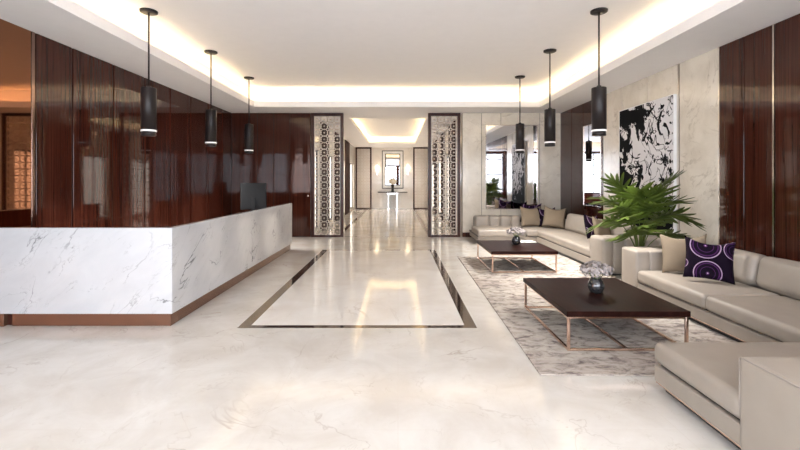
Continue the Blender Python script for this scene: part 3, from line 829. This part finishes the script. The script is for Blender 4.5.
channels('tufted_arm', s2, 'x', [3.43, 3.62, 3.81, 4.00, 4.19, 4.38, 4.56], 7.05, 7.53, 0.03, 0.635, 0.05)

# pillows -----------------------------------------------------------
def pillow(label, loc, rot, size=0.52, mat='beige_pillow', th=0.075, group='throw pillows on the sofas'):
    bm = bmesh.new(); n = 18; h = size/2
    grid = {}
    for s in (-1, 1):
        for i in range(n+1):
            for j in range(n+1):
                u, v = 2*i/n-1, 2*j/n-1
                rim = i in (0, n) or j in (0, n)
                if rim and (0, i, j) in grid: grid[(s, i, j)] = grid[(0, i, j)]; continue
                x = h*u*(1-0.09*(1-v*v)); z = h*v*(1-0.09*(1-u*u))
                if v > 0: z -= 0.055*v*v*(1-u*u)*(size/0.52)
                y = s*th*(max(0, (1-u*u)*(1-v*v)))**0.42
                vert = bm.verts.new((x, y, z))
                grid[(s, i, j)] = vert
                if rim: grid[(0, i, j)] = vert
        for i in range(n):
            for j in range(n):
                f = bm.faces.new((grid[(s, i, j)], grid[(s, i+1, j)], grid[(s, i+1, j+1)], grid[(s, i, j+1)])); f.smooth = True
    o = obj('throw_pillow', bm, mat, None, loc, tuple(math.radians(a) for a in rot))
    return tag(o, label, 'pillow', group)
pillow('beige pillow leaning on the tufted arm of the sofa with chaise', (3.76, 5.52, 0.65), (-16, -3, -30), 0.53)
pillow('black and purple swirl pillow on the sofa with chaise, beside the beige one', (3.77, 5.09, 0.652), (-18, 5, -26), 0.52, 'purple')
pillow('plain beige pillow below the wall mirror on the corner sofa', (3.55, 11.22, 0.66), (-14, 0, 0), 0.57)
pillow('dark purple pillow tucked behind the beige one below the wall mirror', (3.60, 11.39, 0.745), (-6, 3, -12), 0.54, 'purple', 0.05)
pillow('dark purple pillow between the two beige ones in the sofa corner', (3.98, 11.22, 0.645), (-12, 0, 8), 0.52, 'purple')
pillow('tilted beige pillow in the sofa corner before the walnut panel', (4.02, 10.80, 0.678), (-16, 6, -20), 0.56)
pillow('dark purple pillow beside the tufted arm of the corner sofa', (3.93, 8.50, 0.675), (-14, 8, 36), 0.52, 'purple')
pillow('beige pillow beside the tufted arm, partly behind the palm leaves', (3.90, 8.02, 0.668), (-14, 6, 32), 0.52)

# ------------------------------------------------------------------ palm
pl = thing('potted_palm', 'green potted palm with split leaves standing between the two sofas', 'plant', (3.80, 6.61, 0.0))
obj('pot', lathe(bmesh.new(), [(0, 0.012), (0.145, 0.012), (0.16, 0.03), (0.195, 0.40), (0.20, 0.43), (0.185, 0.43), (0.178, 0.39), (0, 0.39)], 40), 'pot', pl)
obj('soil', lathe(bmesh.new(), [(0, 0.405), (0.10, 0.40), (0.178, 0.391), (0.178, 0.385), (0, 0.385)], 24), 'soil', pl)
def leaf(az, el, plen, blen, droop, w=1.0, roll=0.0):
    bm = bmesh.new()
    d = Vector((math.cos(az), math.sin(az), 0))
    base = Vector((0.03*math.cos(az), 0.03*math.sin(az), 0.40))
    # petiole curve
    pts = []; ang = math.radians(min(86, el+22)); p = base.copy(); n = 9
    for i in range(n+1):
        pts.append(p.copy()); a = ang-(ang-math.radians(el-14))*(i/n)**1.3
        p = p+(d*math.cos(a)+Vector((0, 0, 1))*math.sin(a))*plen/n
    tube(bm, pts, [0.011-0.006*i/n for i in range(n+1)], 6)
    # midrib of blade, drooping
    side = Vector((-d.y, d.x, 0)); side = (side*math.cos(roll)+Vector((0, 0, 1))*math.sin(roll))
    a = math.radians(el-14); q = pts[-1].copy(); mid = []; dirs = []
    m = 14
    for i in range(m+1):
        dv = d*math.cos(a)+Vector((0, 0, 1))*math.sin(a)
        mid.append(q.copy()); dirs.append(dv)
        q = q+dv*blen/m; a -= math.radians(droop)/m
    tube(bm, mid, [0.005-0.004*i/m for i in range(m+1)], 5)
    # body of the blade joining the lobes
    def strip(c0, c1, t0, t1): pass
    rows = []
    for i in range(m+1):
        t = i/m; hw = 0.062*w*math.sin(PI*min(1, 0.10+0.86*t))**0.8
        nn = side.cross(dirs[i]).normalized()
        rows.append([bm.verts.new(mid[i]-side*hw+nn*hw*0.18), bm.verts.new(mid[i]+nn*0.001), bm.verts.new(mid[i]+side*hw+nn*hw*0.18)])
    for r0, r1 in zip(rows, rows[1:]):
        for k in (0, 1):
            f = bm.faces.new((r0[k], r0[k+1], r1[k+1], r1[k])); f.smooth = True
    # finger lobes
    nl = 8
    for sgn in (-1, 1):
        for k in range(nl):
            t = 0.03+0.93*k/(nl-1); i = min(m-1, int(t*m)); fr = t*m-i
            c = mid[i].lerp(mid[i+1], fr); dv = dirs[i]; nn = side.cross(dv).normalized()
            ln = (0.16+0.20*math.sin(PI*(0.22+0.6*t)))*w*random.uniform(0.88, 1.1)*(blen/0.42)**0.5
            fan = math.radians(82-62*t+random.uniform(-6, 6))
            ld = dv*math.cos(fan)+side*sgn*math.sin(fan)
            hw = 0.026*w*random.uniform(0.85, 1.15)
            wd = dv*math.sin(fan)-side*sgn*math.cos(fan)
            prev = None
            for j, (u, ww) in enumerate(((0.0, 0.8), (0.25, 1.0), (0.5, 1.05), (0.75, 0.85), (0.92, 0.42), (1.0, 0.02))):
                pc = c+ld*ln*u - Vector((0, 0, 1))*ln*0.14*u*u*(1.1-abs(ld.z)) + nn*0.01*math.sin(PI*u)
                tri = [bm.verts.new(pc-wd*hw*ww+nn*hw*0.35*ww), bm.verts.new(pc), bm.verts.new(pc+wd*hw*ww+nn*hw*0.35*ww)]
                if prev:
                    for z_ in (0, 1):
                        f = bm.faces.new((prev[z_], prev[z_+1], tri[z_+1], tri[z_])); f.smooth = True
                prev = tri
    return bm
specs = [  # azimuth deg, elevation, petiole, blade, droop, width, roll
    (190, 52, 0.62, 0.36, 72, 1.0, 0.5), (214, 42, 0.46, 0.32, 45, 0.9, 0.5), (205, 66, 0.70, 0.38, 62, 1.0, 0.4),
    (240, 78, 0.80, 0.42, 40, 1.05, 0.2), (275, 80, 0.80, 0.42, 45, 1.05, 0.0),
    (318, 60, 0.66, 0.40, 80, 1.05, -0.5), (338, 66, 0.62, 0.36, 85, 0.95, -0.4), (308, 46, 0.44, 0.32, 45, 0.9, -0.4),
    (258, 52, 0.46, 0.34, 40, 0.9, 0.0), (100, 80, 0.82, 0.40, 50, 1.0, 0.0), (140, 70, 0.76, 0.40, 55, 1.0, 0.0),
    (195, 80, 0.92, 0.44, 40, 1.0, 0.2), (310, 84, 0.94, 0.40, 35, 1.0, 0.0),
    (290, 64, 0.58, 0.38, 45, 0.95, -0.1), (222, 60, 0.60, 0.36, 55, 0.95, 0.3), (262, 70, 0.68, 0.38, 42, 0.95, 0.0),
    (326, 74, 0.74, 0.38, 60, 0.95, -0.3), (180, 70, 0.76, 0.38, 62, 0.95, 0.3), (245, 56, 0.50, 0.32, 45, 0.85, 0.2),
]
for sp in specs:
    az, el, a, c, dr, w, rl = sp
    obj('leaf', leaf(math.radians(az), el, a, c, dr, w, rl), 'leaf', pl)

# ------------------------------------------------------------------ hall end: console, mirror, sconces
cx = -0.31
ct = thing('console_table', 'pale console table with dark top at the far hall end', 'console table', (cx, HE-0.22, 0))
obj('tabletop', bx(-0.85, 0.85, -0.19, 0.19, 0.93, 0.97, 0.004, 1), 'table', ct)
obj('apron', bx(-0.34, 0.34, -0.17, 0.17, 0.80, 0.93, 0.004, 1), 'frame_white', ct)
for sx in (-1, 1):
    b = bmesh.new(); box(b, sx*0.24-0.05, sx*0.24+0.05, -0.16, 0.16, 0, 0.80, 0.006, 1); obj('leg', b, 'frame_white', ct)
    b = bmesh.new(); box(b, sx*0.24-0.08, sx*0.24+0.08, -0.18, 0.18, 0, 0.05, 0.006, 1); obj('foot', b, 'chrome', ct)
t = thing('flower_vase', 'slim black vase on the console table at the hall end', 'vase', (cx, HE-0.22, 0.971))
obj('body', lathe(bmesh.new(), [(0, 0), (0.09, 0), (0.08, 0.06), (0.07, 0.2), (0.085, 0.38), (0.10, 0.42), (0.09, 0.42), (0.06, 0.2), (0, 0.02)], 24), 'black', t)
t = thing('flower_bouquet', 'round cream flower ball in the black vase on the console', 'flowers', (cx, HE-0.22, 0.971))
for k in range(16):
    z = 1-2*(k+0.5)/16; an = k*2.4; r = math.sqrt(1-z*z)
    d = Vector((r*math.cos(an), r*math.sin(an), z))
    b = bmesh.new(); c = Vector((0, 0, 0.60))+Vector((d.x*0.19, d.y*0.07, d.z*0.16))
    for q in range(9):
        n = Vector((random.gauss(0, 1), random.gauss(0, 1), random.gauss(0, 1))).normalized()
        blossom(b, c+n*0.05, n+d*0.5, 0.06)
    bmesh.ops.create_icosphere(b, subdivisions=1, radius=0.045, matrix=Matrix.Translation(c))
    obj('blossom_cluster', b, 'cream_petal', t)
b = bmesh.new()
for k in range(6): tube(b, [(0, 0, 0.05), (0.02*math.cos(k), 0.02*math.sin(k), 0.42), (0.1*math.cos(k), 0.06*math.sin(k), 0.58)], 0.006, 5)
obj('stems', b, 'stem', t)
mr = framed('wall_mirror', 'tall framed mirror above the console table at the hall end', 'mirror', -0.89, 0.27, 1.2, 3.33, HE-0.001, 0.14, 'white', 0.05)
b = bmesh.new(); w, h = 0.58, 2.13
for e in (0.14,):
    box(b, -w+e, -w+e+0.045, -0.055, -0.03, e, h-e); box(b, w-e-0.045, w-e, -0.055, -0.03, e, h-e)
    box(b, -w+e+0.045, w-e-0.045, -0.055, -0.03, e, e+0.045); box(b, -w+e+0.045, w-e-0.045, -0.055, -0.03, h-e-0.045, h-e)
obj('inner_border', b, 'black', mr)
b = bmesh.new(); e = 0.05
box(b, -w-0.045, -w, -0.05, 0, -0.045, h+0.045); box(b, w, w+0.045, -0.05, 0, -0.045, h+0.045); box(b, -w, w, -0.05, 0, -0.045, 0); box(b, -w, w, -0.05, 0, h, h+0.045)
obj('outer_border', b, 'black', mr)
def make_sconce(label, loc):
    t = thing('wall_sconce', label, 'wall lamp', loc, 0, 'lit wall sconces at the hall end')
    obj('back_plate', bx(-0.05, 0.05, -0.02, 0, 0, 0.62, 0.004, 1), 'chrome', t)
    obj('arm', bx(-0.02, 0.02, -0.09, -0.02, 0.20, 0.24, 0.003, 1), 'chrome', t)
    obj('lamp_shade', lathe(bmesh.new(), [(0, 0.24), (0.06, 0.24), (0.11, 0.50), (0.10, 0.50), (0.055, 0.25), (0, 0.25)], 24, (0, -0.12, 0)), 'sconce', t)
    return t
sc_ = make_sconce('lit wall sconce left of the hall end mirror', (-1.21, HE-0.001, 1.95))
dup(sc_, (0.58, HE-0.001, 1.95), 0, 'lit wall sconce right of the hall end mirror')

# ------------------------------------------------------------------ sky, camera, view
w = bpy.data.worlds.new('sky'); S.world = w; w.use_nodes = True
bg = next(n for n in w.node_tree.nodes if n.type == 'BACKGROUND')
bg.inputs['Color'].default_value = (0.86, 0.91, 1.0, 1); bg.inputs['Strength'].default_value = 6.5

cam = bpy.data.cameras.new('camera'); co = bpy.data.objects.new('camera', cam); C.objects.link(co)
co.location = (0, 0, 1.6); co.rotation_euler = (PI/2, 0, 0)
cam.sensor_width = 36.0; cam.lens = 420/800*36
cam.shift_x = 2/800; cam.shift_y = -44/800
cam.clip_start = 0.05; cam.clip_end = 200
S.camera = co
S.view_settings.view_transform = 'Standard'; S.view_settings.look = 'None'; S.view_settings.gamma = 1.0; S.view_settings.use_curve_mapping = False
S.view_settings.exposure = 1.24
S.cycles.use_denoising = True
try: S.cycles.denoiser = 'OPENIMAGEDENOISE'
except Exception: pass
S.cycles.max_bounces = 12; S.cycles.diffuse_bounces = 6; S.cycles.glossy_bounces = 6; S.cycles.transparent_max_bounces = 8
S.cycles.sample_clamp_indirect = 12.0
S.cycles.caustics_reflective = False; S.cycles.caustics_refractive = False
